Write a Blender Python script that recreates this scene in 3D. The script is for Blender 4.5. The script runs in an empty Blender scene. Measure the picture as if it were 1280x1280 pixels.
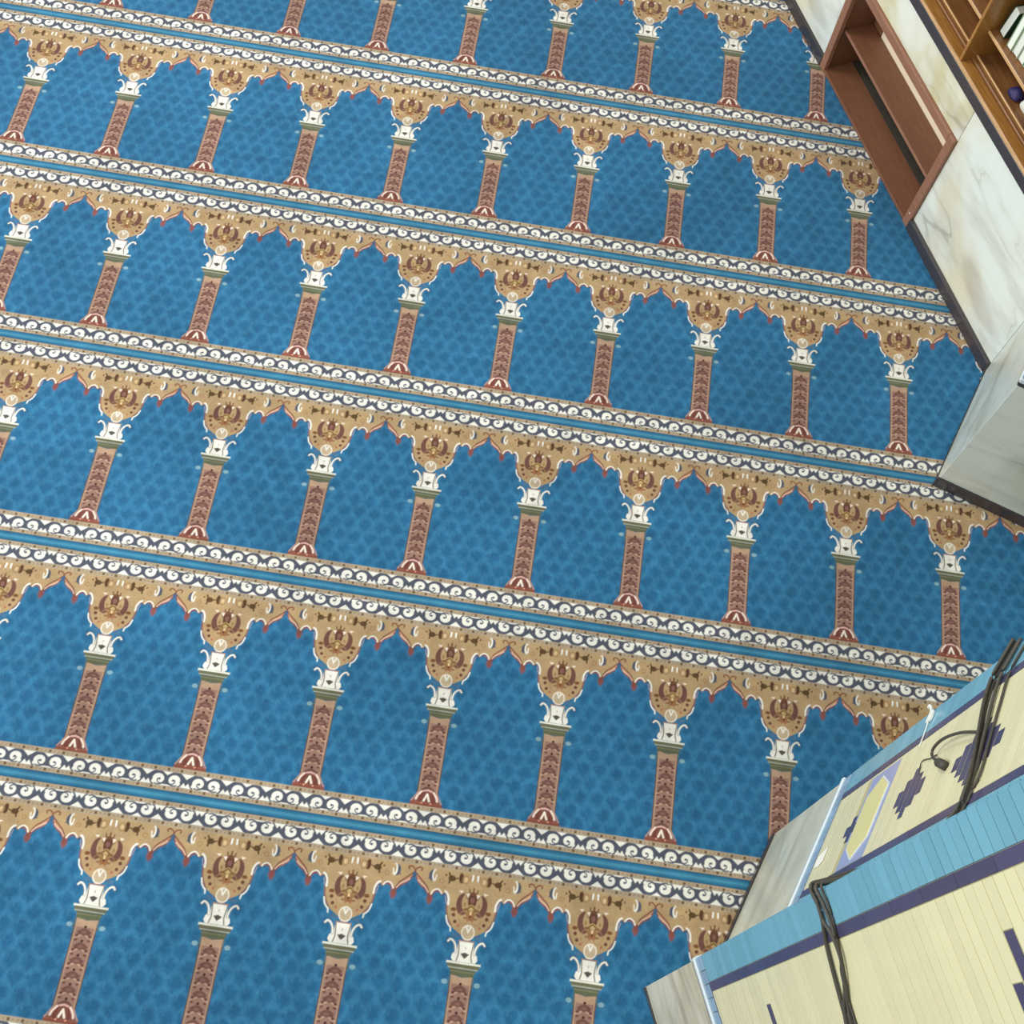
import bpy, bmesh, math, random
import numpy as np
from mathutils import Matrix, Vector

random.seed(7)
scene = bpy.context.scene
col = scene.collection

# ---------------------------------------------------------------- camera
cam_data = bpy.data.cameras.new('camera')
cam = bpy.data.objects.new('camera', cam_data)
col.objects.link(cam)
RWC = ((0.9877376457206827, 0.1345452426036036, 0.07919546021648233),
       (-0.15560823200219934, 0.8895701739589776, 0.4294775707015955),
       (-0.012665755378684997, -0.43653463012151933, 0.8995982966554326))
CAM = Vector((2.28861992, -6.19460265, 6.24370796))
mw = Matrix(RWC).transposed().to_4x4()
mw.translation = CAM
cam.matrix_world = mw
cam_data.sensor_fit = 'HORIZONTAL'
cam_data.sensor_width = 36.0
cam_data.lens = 1596.59 / 1280 * 36.0
cam_data.clip_start = 0.05
cam_data.clip_end = 100
scene.camera = cam

# ---------------------------------------------------------------- light
world = bpy.data.worlds.new('hall_ambience')
scene.world = world
world.use_nodes = True
bg = world.node_tree.nodes['Background']
bg.inputs['Color'].default_value = (0.94, 1.0, 0.98, 1)
bg.inputs['Strength'].default_value = 0.57

def area(name, loc, size, power, color=(1, 0.99, 0.95), target=None):
    l = bpy.data.lights.new(name, 'AREA')
    l.shape = 'DISK'; l.size = size; l.energy = power; l.color = color
    o = bpy.data.objects.new(name, l); col.objects.link(o)
    o.location = loc
    d = (Vector(target) if target else Vector((loc[0], loc[1], 0))) - Vector(loc)
    o.rotation_euler = d.to_track_quat('-Z', 'Y').to_euler()
    return o
area('dome_light', (-2.2, 0.6, 7.6), 3.0, 380, target=(0.2, -0.8, 0))
area('balcony_light', (0.4, -6.4, 9.0), 3.0, 130, (1, 0.97, 0.86), target=(3.2, -4.6, 1.2))
area('side_fill_light', (-7.5, -5.5, 3.6), 4.0, 690, (0.97, 1, 0.98), target=(4.2, -3.0, 1.0))  # unseen side lamp, added to brighten the walls more than the floor

scene.view_settings.view_transform = 'Standard'
scene.view_settings.look = 'None'
scene.view_settings.gamma = 1
scene.view_settings.use_curve_mapping = False
scene.view_settings.exposure = 0.0

# ---------------------------------------------------------------- materials
def lin(c):
    c = np.asarray(c, float) / 255.0
    return np.where(c <= 0.04045, c / 12.92, ((c + 0.055) / 1.055) ** 2.4)
def lin4(c): return tuple(float(v) for v in lin(c)) + (1.0,)

def new_mat(name):
    m = bpy.data.materials.new(name); m.use_nodes = True
    nt = m.node_tree; b = nt.nodes['Principled BSDF']
    return m, nt, b

def simple(name, rgb, rough=0.5, var=0.12, scale=8.0, spec=0.5, bump=0.0, stretch=None):
    m, nt, b = new_mat(name)
    tc = nt.nodes.new('ShaderNodeTexCoord')
    mp = nt.nodes.new('ShaderNodeMapping')
    if stretch: mp.inputs['Scale'].default_value = stretch
    no = nt.nodes.new('ShaderNodeTexNoise'); no.inputs['Scale'].default_value = scale; no.inputs['Detail'].default_value = 4
    oi = nt.nodes.new('ShaderNodeObjectInfo')
    ad = nt.nodes.new('ShaderNodeMath'); ad.operation = 'ADD'
    hs = nt.nodes.new('ShaderNodeMapRange')
    hs.inputs['From Min'].default_value = 0.4; hs.inputs['From Max'].default_value = 1.6
    hs.inputs['To Min'].default_value = 1 - var; hs.inputs['To Max'].default_value = 1 + var
    mx = nt.nodes.new('ShaderNodeVectorMath'); mx.operation = 'SCALE'
    mx.inputs[0].default_value = lin4(rgb)[:3]
    nt.links.new(tc.outputs['Object'], mp.inputs['Vector'])
    nt.links.new(mp.outputs['Vector'], no.inputs['Vector'])
    nt.links.new(no.outputs['Fac'], ad.inputs[0]); nt.links.new(oi.outputs['Random'], ad.inputs[1])
    nt.links.new(ad.outputs[0], hs.inputs['Value'])
    nt.links.new(hs.outputs['Result'], mx.inputs['Scale'])
    nt.links.new(mx.outputs['Vector'], b.inputs['Base Color'])
    b.inputs['Roughness'].default_value = rough
    b.inputs['Specular IOR Level'].default_value = spec
    if bump:
        bp = nt.nodes.new('ShaderNodeBump'); bp.inputs['Strength'].default_value = bump
        bp.inputs['Distance'].default_value = 0.004
        nt.links.new(no.outputs['Fac'], bp.inputs['Height']); nt.links.new(bp.outputs['Normal'], b.inputs['Normal'])
    return m

def marble(name, base, tint, vein, vein_scale=0.9, vein_w=0.012, vein_amt=0.65, tint_scale=1.3, rough=0.25, seed=0.0, cloud=0.10):
    """pale stone: broad warm clouds, long soft veins running one way, a few thin cracks"""
    m, nt, b = new_mat(name)
    N = nt.nodes.new; L = nt.links.new
    tc = N('ShaderNodeTexCoord')
    def noise(scale, loc, rot=(0, 0, 0), sc=(1, 1, 1), detail=4, dist=0.0, rough_=0.5):
        mp = N('ShaderNodeMapping'); mp.inputs['Location'].default_value = loc; mp.inputs['Rotation'].default_value = rot; mp.inputs['Scale'].default_value = sc
        L(tc.outputs['Object'], mp.inputs['Vector'])
        n = N('ShaderNodeTexNoise'); n.inputs['Scale'].default_value = scale; n.inputs['Detail'].default_value = detail
        n.inputs['Distortion'].default_value = dist; n.inputs['Roughness'].default_value = rough_
        L(mp.outputs['Vector'], n.inputs['Vector']); return n.outputs['Fac']
    def remap(v, a, z, lo, hi):
        r = N('ShaderNodeMapRange'); r.interpolation_type = 'SMOOTHSTEP'
        r.inputs['From Min'].default_value = a; r.inputs['From Max'].default_value = z
        r.inputs['To Min'].default_value = lo; r.inputs['To Max'].default_value = hi
        L(v, r.inputs['Value']); return r.outputs['Result']
    def mix(f, a, bcol):
        mx = N('ShaderNodeMix'); mx.data_type = 'RGBA'
        L(f, mx.inputs['Factor']); L(a, mx.inputs['A']); mx.inputs['B'].default_value = lin4(bcol); return mx.outputs['Result']
    r1 = N('ShaderNodeRGB'); r1.outputs[0].default_value = lin4(base)
    out = mix(remap(noise(tint_scale, (seed, seed * 1.7, seed * 0.6), detail=3, dist=0.4), 0.42, 0.66, 0.0, 1.0), r1.outputs[0], tint)
    # broad smoky bands
    out = mix(remap(noise(2.0, (seed * 2, 0.4, seed), (0.0, 0.7, 0.0), (0.5, 1, 2.2), 5, 0.3), 0.52, 0.72, 0.0, cloud * 3), out, vein)
    for k, (sc, w, amt) in enumerate(((vein_scale, vein_w, vein_amt), (vein_scale * 1.9, vein_w * 0.9, vein_amt * 0.55))):
        v = noise(sc, (seed + 3.1 * k, 1.3 - seed, 2.0 * k + seed), (0.0, 0.75 - 0.5 * k, 0.0), (0.7, 1, 1.9), 3, 0.25, 0.5)
        sb = N('ShaderNodeMath'); sb.operation = 'SUBTRACT'; sb.inputs[1].default_value = 0.5; L(v, sb.inputs[0])
        ab = N('ShaderNodeMath'); ab.operation = 'ABSOLUTE'; L(sb.outputs[0], ab.inputs[0])
        fine = remap(ab.outputs[0], 0.0, w, amt, 0.0); soft = remap(ab.outputs[0], 0.0, w * 5, amt * 0.42, 0.0)
        sm = N('ShaderNodeMath'); sm.operation = 'MAXIMUM'; L(fine, sm.inputs[0]); L(soft, sm.inputs[1])
        ml = N('ShaderNodeMath'); ml.operation = 'MULTIPLY'; L(sm.outputs[0], ml.inputs[0])
        L(remap(noise(1.7, (seed, k, 0), detail=2), 0.38, 0.6, 0.15, 1.0), ml.inputs[1])
        out = mix(ml.outputs[0], out, vein)
    L(out, b.inputs['Base Color'])
    b.inputs['Roughness'].default_value = rough
    return m

def wood(name, rgb, dark, rough=0.35, scale=6.0):
    m, nt, b = new_mat(name)
    N = nt.nodes.new; L = nt.links.new
    tc = N('ShaderNodeTexCoord'); mp = N('ShaderNodeMapping'); mp.inputs['Scale'].default_value = (1.2, 14, 14)
    no = N('ShaderNodeTexNoise'); no.inputs['Scale'].default_value = scale; no.inputs['Detail'].default_value = 6; no.inputs['Distortion'].default_value = 0.5
    r = N('ShaderNodeValToRGB'); r.color_ramp.elements[0].position = 0.3; r.color_ramp.elements[1].position = 0.75
    r.color_ramp.elements[0].color = lin4(dark); r.color_ramp.elements[1].color = lin4(rgb)
    L(tc.outputs['Object'], mp.inputs['Vector']); L(mp.outputs['Vector'], no.inputs['Vector']); L(no.outputs['Fac'], r.inputs['Fac'])
    L(r.outputs['Color'], b.inputs['Base Color'])
    b.inputs['Roughness'].default_value = rough
    return m

M = {}
M['marble_white'] = marble('white_veined_marble', (232, 237, 229), (222, 215, 190), (146, 130, 110), seed=1.0, vein_amt=0.62, cloud=0.13)
M['marble_cream'] = marble('cream_veined_marble', (236, 236, 224), (214, 205, 166), (146, 130, 106), seed=4.2, vein_amt=0.6, tint_scale=2.2)
M['marble_grey'] = marble('grey_green_marble', (214, 218, 208), (202, 202, 182), (136, 132, 112), seed=2.3, vein_amt=0.55, tint_scale=2.0, cloud=0.08)
M['marble_dirty'] = marble('dirty_grey_marble', (198, 199, 184), (182, 180, 160), (134, 128, 108), seed=6.1, vein_scale=1.4, vein_amt=0.45, tint_scale=2.5, rough=0.35, cloud=0.16)
M['marble_stained'] = marble('brown_stained_marble', (212, 206, 186), (192, 184, 158), (128, 110, 86), seed=8.4, vein_scale=1.8, vein_amt=0.4, tint_scale=3.0, rough=0.4, cloud=0.25)
M['black_stone'] = simple('black_stone', (60, 55, 58), 0.3, 0.25, 30)
M['plaster'] = simple('grey_plaster', (150, 146, 138), 0.9, 0.06, 6)
M['grout'] = simple('buff_grout', (166, 160, 124), 0.9, 0.10, 20)
M['blue_grout'] = simple('dark_blue_grout', (58, 92, 110), 0.9, 0.10, 20)
M['yellow_brick'] = simple('yellow_glazed_brick', (221, 214, 174), 0.25, 0.06, 14)
M['blue_brick'] = simple('turquoise_glazed_brick', (112, 166, 188), 0.22, 0.10, 14)
M['purple_brick'] = simple('dark_purple_glazed_brick', (72, 68, 100), 0.22, 0.15, 14)
M['white_tile'] = simple('white_glazed_moulding', (214, 224, 228), 0.25, 0.06, 14)
M['bluegrey_tile'] = simple('pale_blue_tile', (132, 160, 186), 0.3, 0.14, 14)
M['lavender_tile'] = simple('lavender_tile', (158, 166, 206), 0.25, 0.08, 14)
M['lemon_tile'] = simple('lemon_yellow_tile', (226, 216, 150), 0.22, 0.05, 10)
M['cubby_wood'] = wood('reddish_brown_veneer', (130, 86, 62), (112, 73, 52), 0.45)
M['slot_stone'] = simple('worn_dark_slot_stone', (68, 63, 55), 0.6, 0.35, 24)
M['cubby_edge'] = wood('light_brown_edge_veneer', (158, 112, 88), (138, 94, 72), 0.45)
M['shelf_wood'] = wood('golden_lacquered_wood', (184, 134, 72), (150, 100, 46), 0.28)
M['shelf_inner'] = wood('brown_lacquered_wood', (150, 104, 64), (122, 80, 44), 0.35)
M['shelf_nose'] = wood('pale_wood_edge', (222, 180, 128), (196, 150, 100), 0.3)
M['cream'] = simple('cream_paint', (244, 224, 198), 0.6, 0.05, 10)
M['cable'] = simple('dusty_dark_cable', (70, 66, 58), 0.6, 0.15, 20)
M['paper'] = simple('white_paper', (232, 232, 224), 0.7, 0.04, 20)
M['pages'] = simple('white_page_block', (236, 240, 230), 0.8, 0.10, 60, stretch=(30, 1, 1))
M['green_cover'] = simple('dark_green_book_cover', (34, 66, 52), 0.4, 0.15, 10)
M['pale_cover'] = simple('pale_green_book_cover', (170, 196, 160), 0.5, 0.1, 10)
M['violet'] = simple('dark_violet_cloth', (52, 44, 104), 0.6, 0.25, 18)
M['metal'] = simple('bright_screw_metal', (225, 215, 205), 0.3, 0.05, 10)
M['underlay'] = simple('grey_concrete', (96, 100, 104), 0.95, 0.1, 5)

# carpet: woven colours come from the colour attribute of the mesh, with worn / brushed pile variation
def carpet_material():
    m, nt, b = new_mat('woven_prayer_carpet')
    N = nt.nodes.new; L = nt.links.new
    at = N('ShaderNodeAttribute'); at.attribute_name = 'weave'
    ge = N('ShaderNodeNewGeometry')
    n1 = N('ShaderNodeTexNoise'); n1.inputs['Scale'].default_value = 9.0; n1.inputs['Detail'].default_value = 5; n1.inputs['Roughness'].default_value = 0.6
    n2 = N('ShaderNodeTexNoise'); n2.inputs['Scale'].default_value = 1.1; n2.inputs['Detail'].default_value = 2
    n3 = N('ShaderNodeTexNoise'); n3.inputs['Scale'].default_value = 190.0; n3.inputs['Detail'].default_value = 2
    for n in (n1, n2, n3): L(ge.outputs['Position'], n.inputs['Vector'])
    def rng(n, lo, hi, a=0.3, z=0.7):
        r = N('ShaderNodeMapRange'); r.inputs['From Min'].default_value = a; r.inputs['From Max'].default_value = z
        r.inputs['To Min'].default_value = lo; r.inputs['To Max'].default_value = hi
        L(n.outputs['Fac'], r.inputs['Value']); return r.outputs['Result']
    a = N('ShaderNodeMath'); a.operation = 'MULTIPLY'; L(rng(n1, 0.84, 1.16), a.inputs[0]); L(rng(n2, 0.88, 1.12), a.inputs[1])
    c = N('ShaderNodeMath'); c.operation = 'MULTIPLY'; L(a.outputs[0], c.inputs[0]); L(rng(n3, 0.90, 1.10), c.inputs[1])
    sc = N('ShaderNodeVectorMath'); sc.operation = 'SCALE'
    L(at.outputs['Color'], sc.inputs[0]); L(c.outputs[0], sc.inputs['Scale'])
    L(sc.outputs['Vector'], b.inputs['Base Color'])
    b.inputs['Roughness'].default_value = 0.95
    b.inputs['Specular IOR Level'].default_value = 0.15
    b.inputs['Sheen Weight'].default_value = 0.12
    bp = N('ShaderNodeBump'); bp.inputs['Strength'].default_value = 0.35; bp.inputs['Distance'].default_value = 0.003
    L(n3.outputs['Fac'], bp.inputs['Height']); L(bp.outputs['Normal'], b.inputs['Normal'])
    return m
M['carpet'] = carpet_material()

# ---------------------------------------------------------------- object helpers
def tag(o, label=None, cat=None, group=None, kind=None):
    if label: o['label'] = label
    if cat: o['category'] = cat
    if group: o['group'] = group
    if kind: o['kind'] = kind
    return o

def empty(name, parent=None, mat=None):
    o = bpy.data.objects.new(name, None); col.objects.link(o)
    o.empty_display_size = 0.1
    if parent: o.parent = parent
    if mat is not None: o.matrix_local = mat
    return o

def mesh_obj(name, verts, faces, mat, parent=None, smooth=False):
    me = bpy.data.meshes.new(name)
    me.from_pydata([tuple(v) for v in verts], [], faces)
    me.materials.append(mat)
    if smooth:
        for p in me.polygons: p.use_smooth = True
    me.update()
    o = bpy.data.objects.new(name, me); col.objects.link(o)
    if parent: o.parent = parent
    return o

def bevel_box_data(sx, sy, sz, b):
    """box centred on the origin with bevelled edges"""
    bm = bmesh.new()
    bmesh.ops.create_cube(bm, size=1.0)
    for v in bm.verts: v.co = Vector((v.co.x * sx, v.co.y * sy, v.co.z * sz))
    if b > 0:
        bmesh.ops.bevel(bm, geom=list(bm.edges), offset=min(b, 0.45 * min(sx, sy, sz)), segments=1, affect='EDGES')
    return bm

_cache = {}
def box(name, mat, parent, x0, x1, y0, y1, z0, z1, b=0.002):
    """one bevelled board/brick in the parent's frame; alike ones share mesh data"""
    sx, sy, sz = abs(x1 - x0), abs(y1 - y0), abs(z1 - z0)
    key = (round(sx, 4), round(sy, 4), round(sz, 4), b, mat.name)
    me = _cache.get(key)
    if me is None:
        bm = bevel_box_data(sx, sy, sz, b)
        me = bpy.data.meshes.new(name); bm.to_mesh(me); bm.free()
        me.materials.append(mat); _cache[key] = me
    o = bpy.data.objects.new(name, me); col.objects.link(o)
    if parent: o.parent = parent
    o.location = ((x0 + x1) / 2, (y0 + y1) / 2, (z0 + z1) / 2)
    return o

def blocks(name, mat, boxes, parent=None):
    """a solid body of one thing made of touching blocks"""
    V, F = [], []
    for (x0, x1, y0, y1, z0, z1) in boxes:
        k = len(V)
        V += [(x0, y0, z0), (x1, y0, z0), (x1, y1, z0), (x0, y1, z0), (x0, y0, z1), (x1, y0, z1), (x1, y1, z1), (x0, y1, z1)]
        F += [tuple(k + i for i in f) for f in ((0, 3, 2, 1), (4, 5, 6, 7), (0, 1, 5, 4), (1, 2, 6, 5), (2, 3, 7, 6), (3, 0, 4, 7))]
    return mesh_obj(name, V, F, mat, parent)

def prism(name, mat, parent, pts, y0, y1):
    """outline in the x-z plane of the parent's frame, given thickness along y"""
    n = len(pts)
    V = [(x, y0, z) for x, z in pts] + [(x, y1, z) for x, z in pts]
    F = [tuple(range(n)), tuple(range(2 * n - 1, n - 1, -1))] + [(i, i + n, (i + 1) % n + n, (i + 1) % n) for i in range(n)]
    o = mesh_obj(name, V, F, mat, parent)
    bm = bmesh.new(); bm.from_mesh(o.data); bmesh.ops.recalc_face_normals(bm, faces=bm.faces); bm.to_mesh(o.data); bm.free()
    return o

def spline(pts, per=8):
    P = [Vector(p) for p in pts]; P = [2 * P[0] - P[1]] + P + [2 * P[-1] - P[-2]]
    out = []
    for i in range(1, len(P) - 2):
        for k in range(per):
            t = k / per; a, b_, c, d = P[i - 1], P[i], P[i + 1], P[i + 2]
            out.append(0.5 * ((2 * b_) + (c - a) * t + (2 * a - 5 * b_ + 4 * c - d) * t * t + (3 * b_ - a - 3 * c + d) * t ** 3))
    out.append(P[-2]); return out

def tube(name, mat, parent, pts, r, sides=8, per=8):
    path = spline(pts, per); V, F = [], []
    n = len(path)
    for i, p in enumerate(path):
        t = (path[min(i + 1, n - 1)] - path[max(i - 1, 0)]).normalized()
        up = Vector((0, 1, 0)) if abs(t.y) < 0.9 else Vector((0, 0, 1))
        a = t.cross(up).normalized(); b_ = t.cross(a)
        for k in range(sides):
            w = 2 * math.pi * k / sides
            V.append(p + a * math.cos(w) * r + b_ * math.sin(w) * r)
    for i in range(n - 1):
        for k in range(sides):
            F.append((i * sides + k, i * sides + (k + 1) % sides, (i + 1) * sides + (k + 1) % sides, (i + 1) * sides + k))
    F.append(tuple(range(sides))[::-1]); F.append(tuple(range((n - 1) * sides, n * sides)))
    return mesh_obj(name, V, F, mat, parent, smooth=True)

def frame(P, d):
    """matrix with x along the wall, y into the wall, z up"""
    d = Vector((d[0], d[1], 0)).normalized()
    y = Vector((-d.y, d.x, 0))
    m = Matrix(((d.x, y.x, 0, P[0]), (d.y, y.y, 0, P[1]), (0, 0, 1, 0), (0, 0, 0, 1)))
    return m

# ---------------------------------------------------------------- plan of the hall (metres)
K = Vector((5.0336, -1.7541)); WA = Vector((3.7222, 1.0312))      # alcove wall, inner corner K
J = Vector((4.7161, -2.5775))                                     # free corner of the first pier
DL = Vector((0.9457, -0.3249)).normalized()                       # side of the passage
A0 = Vector((3.8854, -4.6910)); DA = Vector((-0.3532, -0.9356)).normalized()
AIN = A0 + DA * 0.70
B0 = Vector((3.3177, -5.4844)); DB = Vector((0.3903, -0.9207)).normalized()
DW = (WA - K).normalized()
WTOP = K + DW * 5.0
DEEP = 2.2
ROOM = [(-6, 6), tuple(WTOP + Vector((0, 3))), tuple(WTOP), tuple(K), tuple(J), tuple(J + DL * DEEP), tuple(A0 + DL * DEEP), tuple(A0),
        tuple(AIN), tuple(B0), tuple(B0 + DB * 3), (-6, -9)]

# floor slab under the carpet
fl = blocks('floor', M['underlay'], [(-6, 8, -10, 6, -0.15, -0.012)])
tag(fl, 'grey concrete floor hidden under the blue prayer carpet', 'floor', kind='structure')

# ---------------------------------------------------------------- carpet weave
W = 0.58; PITCH = 1.1981
SEAM = -0.1587
def weave(nx, ny):
    xs = np.linspace(0, W, nx + 1); ys = np.linspace(SEAM, SEAM + PITCH, ny + 1)
    X, Y = np.meshgrid(xs, ys)
    ax = np.minimum(X, W - X)
    C = np.zeros(X.shape + (3,))
    E = 0.0024
    def c(rgb): return lin(rgb)
    def paint(d, rgb, a=1.0, e=E):
        k = np.clip(0.5 - d / (2 * e), 0, 1)[..., None] * a
        C[:] = C * (1 - k) + c(rgb) * k
    def seg(P, Q, x=ax, y=Y):
        px, py = P; qx, qy = Q; dx, dy = qx - px, qy - py
        t = np.clip(((x - px) * dx + (y - py) * dy) / (dx * dx + dy * dy + 1e-12), 0, 1)
        return np.hypot(x - px - t * dx, y - py - t * dy)
    def line(pts, x=ax, y=Y):
        return np.min([seg(pts[i], pts[i + 1], x, y) for i in range(len(pts) - 1)], axis=0)
    def poly(pts, x=ax, y=Y):
        d = line(list(pts) + [pts[0]], x, y); ins = np.zeros(x.shape, bool); n = len(pts)
        for i in range(n):
            x0, y0 = pts[i]; x1, y1 = pts[(i + 1) % n]
            if y0 == y1: continue
            cr = ((y0 > y) != (y1 > y)) & (x < (x1 - x0) * (y - y0) / (y1 - y0) + x0)
            ins ^= cr
        return np.where(ins, -d, d)
    def disc(cx, cy, r, x=ax, y=Y): return np.hypot(x - cx, y - cy) - r
    def ell(cx, cy, rx, ry, x=ax, y=Y): return (np.hypot((x - cx) / rx, (y - cy) / ry) - 1) * min(rx, ry)
    def curve(pts, per=6): return [(p.x, p.y) for p in spline([(a, b_, 0) for a, b_ in pts], per)]
    band = lambda y0, y1: np.maximum(y0 - Y, Y - y1)

    BLUE = (43, 105, 146); DOT = (35, 91, 130); LATT = (62, 126, 164)
    TAN = (176, 148, 110); WHITE = (232, 229, 220); SLATE = (80, 84, 98); RED = (134, 75, 68)
    BEIGE = (172, 154, 130); BROWN = (112, 78, 56); MAROON = (108, 72, 64); OLIVE = (118, 116, 84); PINK = (200, 160, 138)
    C[:] = c(BLUE)
    # tone-on-tone lattice of the blue field: dark roundels in a six-pointed net
    hs = W / 7; vs = hs * 0.866
    best = np.full(X.shape, 9.0); second = np.full(X.shape, 9.0)
    for r in range(-4, 17):
        yy = r * vs; xo = (r % 2) * hs / 2
        dx = (X - xo + hs / 2) % hs - hs / 2
        d = np.hypot(dx, Y - yy); second = np.minimum(second, np.maximum(best, d)); best = np.minimum(best, d)
        d2 = np.hypot(hs - np.abs(dx), Y - yy); second = np.minimum(second, np.maximum(best, d2))
    rs = np.random.RandomState(3)
    def blur(n, k):
        for _ in range(k):
            n = (n + np.roll(n, 1, 0) + np.roll(n, -1, 0) + np.roll(n, 1, 1) + np.roll(n, -1, 1)) / 5
        return n / (n.std() + 1e-9)
    g1 = blur(rs.randn(*X.shape), 14); g2 = blur(rs.randn(*X.shape), 4)
    best = best + 0.0022 * g1
    paint(0.036 - best, LATT, 0.5, 0.010)
    paint(best - 0.024, DOT, 0.62, 0.007)
    C[:] = C * np.clip(1 + 0.025 * g1 + 0.035 * g2, 0.75, 1.3)[..., None]
    for r in range(-4, 17):          # small dark crosses in the net
        yy = (r + 0.36) * vs + 0.011; xo = (r % 2) * hs / 2
        dx = (X - xo) % hs - hs / 2
        paint(np.minimum(np.maximum(np.abs(dx) - 0.009, np.abs(Y - yy) - 0.0015), np.maximum(np.abs(dx) - 0.0022, np.abs(Y - yy) - 0.012)), (30, 76, 110), 0.5, 0.003)
        dx = (X - xo - hs / 2 + 0.016) % hs - hs / 2
        paint(np.maximum(np.abs(dx) - 0.0022, np.abs(Y - yy + 0.02) - 0.011), (96, 152, 182), 0.25, 0.004)

    # ---- spandrel above the arch
    arch = [(0.0, 0.605), (0.03, 0.612), (0.058, 0.628), (0.083, 0.645), (0.103, 0.675), (0.114, 0.705), (0.118, 0.735),
            (0.116, 0.757), (0.122, 0.780), (0.136, 0.790), (0.149, 0.779), (0.158, 0.791), (0.174, 0.797), (0.190, 0.785), (0.203, 0.757),
            (0.214, 0.778), (0.232, 0.797), (0.250, 0.808), (0.264, 0.820), (0.275, 0.838), (0.283, 0.852), (0.290, 0.862)]
    paint(poly(arch + [(0.30, 0.92), (-0.02, 0.92), (-0.02, 0.605)]), TAN)
    paint(np.where((Y > 0.60) & (Y < 0.9), line(arch[3:8]) - 0.005, 1), RED, 0.65)
    paint(line(arch[7:12]) - 0.003, RED, 0.5)
    paint(line(arch[11:16]) - 0.006, RED, 0.9)
    paint(disc(0.203, 0.752, 0.016), RED, 0.9, 0.004)
    paint(disc(0.203, 0.735, 0.009), RED, 0.8, 0.004)
    paint(line(arch[15:]) - 0.006, RED, 0.85)
    ogee = curve([(0.203, 0.765), (0.224, 0.806), (0.252, 0.832), (0.274, 0.852), (0.289, 0.868), (0.284, 0.882), (0.270, 0.890), (0.258, 0.885), (0.261, 0.876)])
    paint(poly([(0.209, 0.775), (0.228, 0.806), (0.252, 0.828), (0.276, 0.854), (0.281, 0.850), (0.268, 0.828), (0.25, 0.814), (0.23, 0.803)]), (190, 146, 116))
    paint(line(ogee) - 0.0035, (124, 74, 60), 0.95)
    paint(ell(0.29, 0.852, 0.010, 0.014), (58, 96, 130), 0.9)
    paint(line(curve([(0.214, 0.781), (0.229, 0.800), (0.246, 0.811), (0.262, 0.822), (0.270, 0.830)])) - 0.0026, (222, 192, 174), 0.9)
    # white rims on the lobes
    paint(line(curve([(0.151, 0.786), (0.160, 0.797), (0.174, 0.802), (0.190, 0.793), (0.199, 0.776)])) - 0.0033, WHITE)
    paint(line(curve([(0.112, 0.740), (0.114, 0.768), (0.124, 0.790), (0.134, 0.797)])) - 0.0045, WHITE)
    paint(line([(0.122, 0.745), (0.130, 0.775)]) - 0.003, (160, 150, 170), 0.8)
    paint(line(curve([(0.113, 0.688), (0.106, 0.664), (0.095, 0.648), (0.086, 0.640), (0.083, 0.624)])) - 0.0034, WHITE)
    # crescents
    paint(ell(0.203, 0.862, 0.019, 0.026), SLATE)
    paint(poly([(0.206, 0.848), (0.226, 0.842), (0.212, 0.862)]), SLATE)
    paint(ell(0.195, 0.864, 0.012, 0.028), WHITE)
    paint(ell(0.188, 0.866, 0.012, 0.022), TAN)
    paint(line([(0.189, 0.842), (0.186, 0.866)]) - 0.0025, WHITE)
    # moths, rings and drops
    paint(ell(0.111, 0.861, 0.018, 0.014), (90, 68, 42)); paint(line([(0.128, 0.884), (0.118, 0.868), (0.122, 0.838)]) - 0.004, (84, 62, 38)); paint(line([(0.100, 0.858), (0.082, 0.866)]) - 0.003, (90, 68, 42))
    paint(ell(0.067, 0.868, 0.011, 0.024), (84, 58, 38)); paint(line([(0.072, 0.884), (0.062, 0.848)]) - 0.004, (86, 60, 40))
    paint(np.abs(ell(0.044, 0.864, 0.016, 0.019)) - 0.002, (150, 120, 84)); paint(ell(0.044, 0.864, 0.007, 0.010), (214, 182, 140))
    paint(line([(0.012, 0.886), (0.014, 0.866)]) - 0.005, WHITE); paint(line([(0.021, 0.884), (0.020, 0.864)]) - 0.0022, (150, 100, 70))
    paint(disc(0.141, 0.872, 0.005), BROWN); paint(np.abs(disc(0.160, 0.842, 0.010)) - 0.002, (160, 122, 84))
    paint(disc(0.140, 0.815, 0.004), (160, 122, 84))
    # palmette mask in the middle of the spandrel
    cres = np.maximum(ell(0.043, 0.750, 0.031, 0.050), -ell(0.020, 0.762, 0.029, 0.046))
    paint(cres, MAROON)
    paint(ell(0.0, 0.790, 0.030, 0.022), (112, 74, 52)); paint(line([(0.0, 0.828), (0.0, 0.79)]) - 0.004, (112, 74, 52)); paint(line([(0.020, 0.822), (0.014, 0.79)]) - 0.003, (112, 74, 52))
    paint(ell(0.0, 0.768, 0.020, 0.030), (96, 62, 48)); paint(ell(0.0, 0.774, 0.010, 0.014), (132, 92, 84))
    paint(ell(0.0, 0.742, 0.013, 0.012), (196, 168, 112)); paint(line([(0.0, 0.748), (0.020, 0.732), (0.012, 0.722)]) - 0.004, (122, 92, 52))
    paint(ell(0.0, 0.700, 0.018, 0.018), (138, 92, 56)); paint(ell(0.0, 0.712, 0.005, 0.008), (230, 200, 150)); paint(ell(0, 0.700, 0.005, 0.005), (80, 50, 40))
    for (qx, qy, qa, qb, qc) in ((0.028, 0.728, 0.009, 0.007, (122, 84, 52)), (0.018, 0.712, 0.008, 0.008, (140, 100, 60)), (0.034, 0.750, 0.006, 0.010, (150, 116, 76)), (0.024, 0.690, 0.010, 0.005, (134, 92, 60)), (0.010, 0.684, 0.006, 0.008, (150, 90, 66))):
        paint(ell(qx, qy, qa, qb), qc, 0.9)
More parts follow.
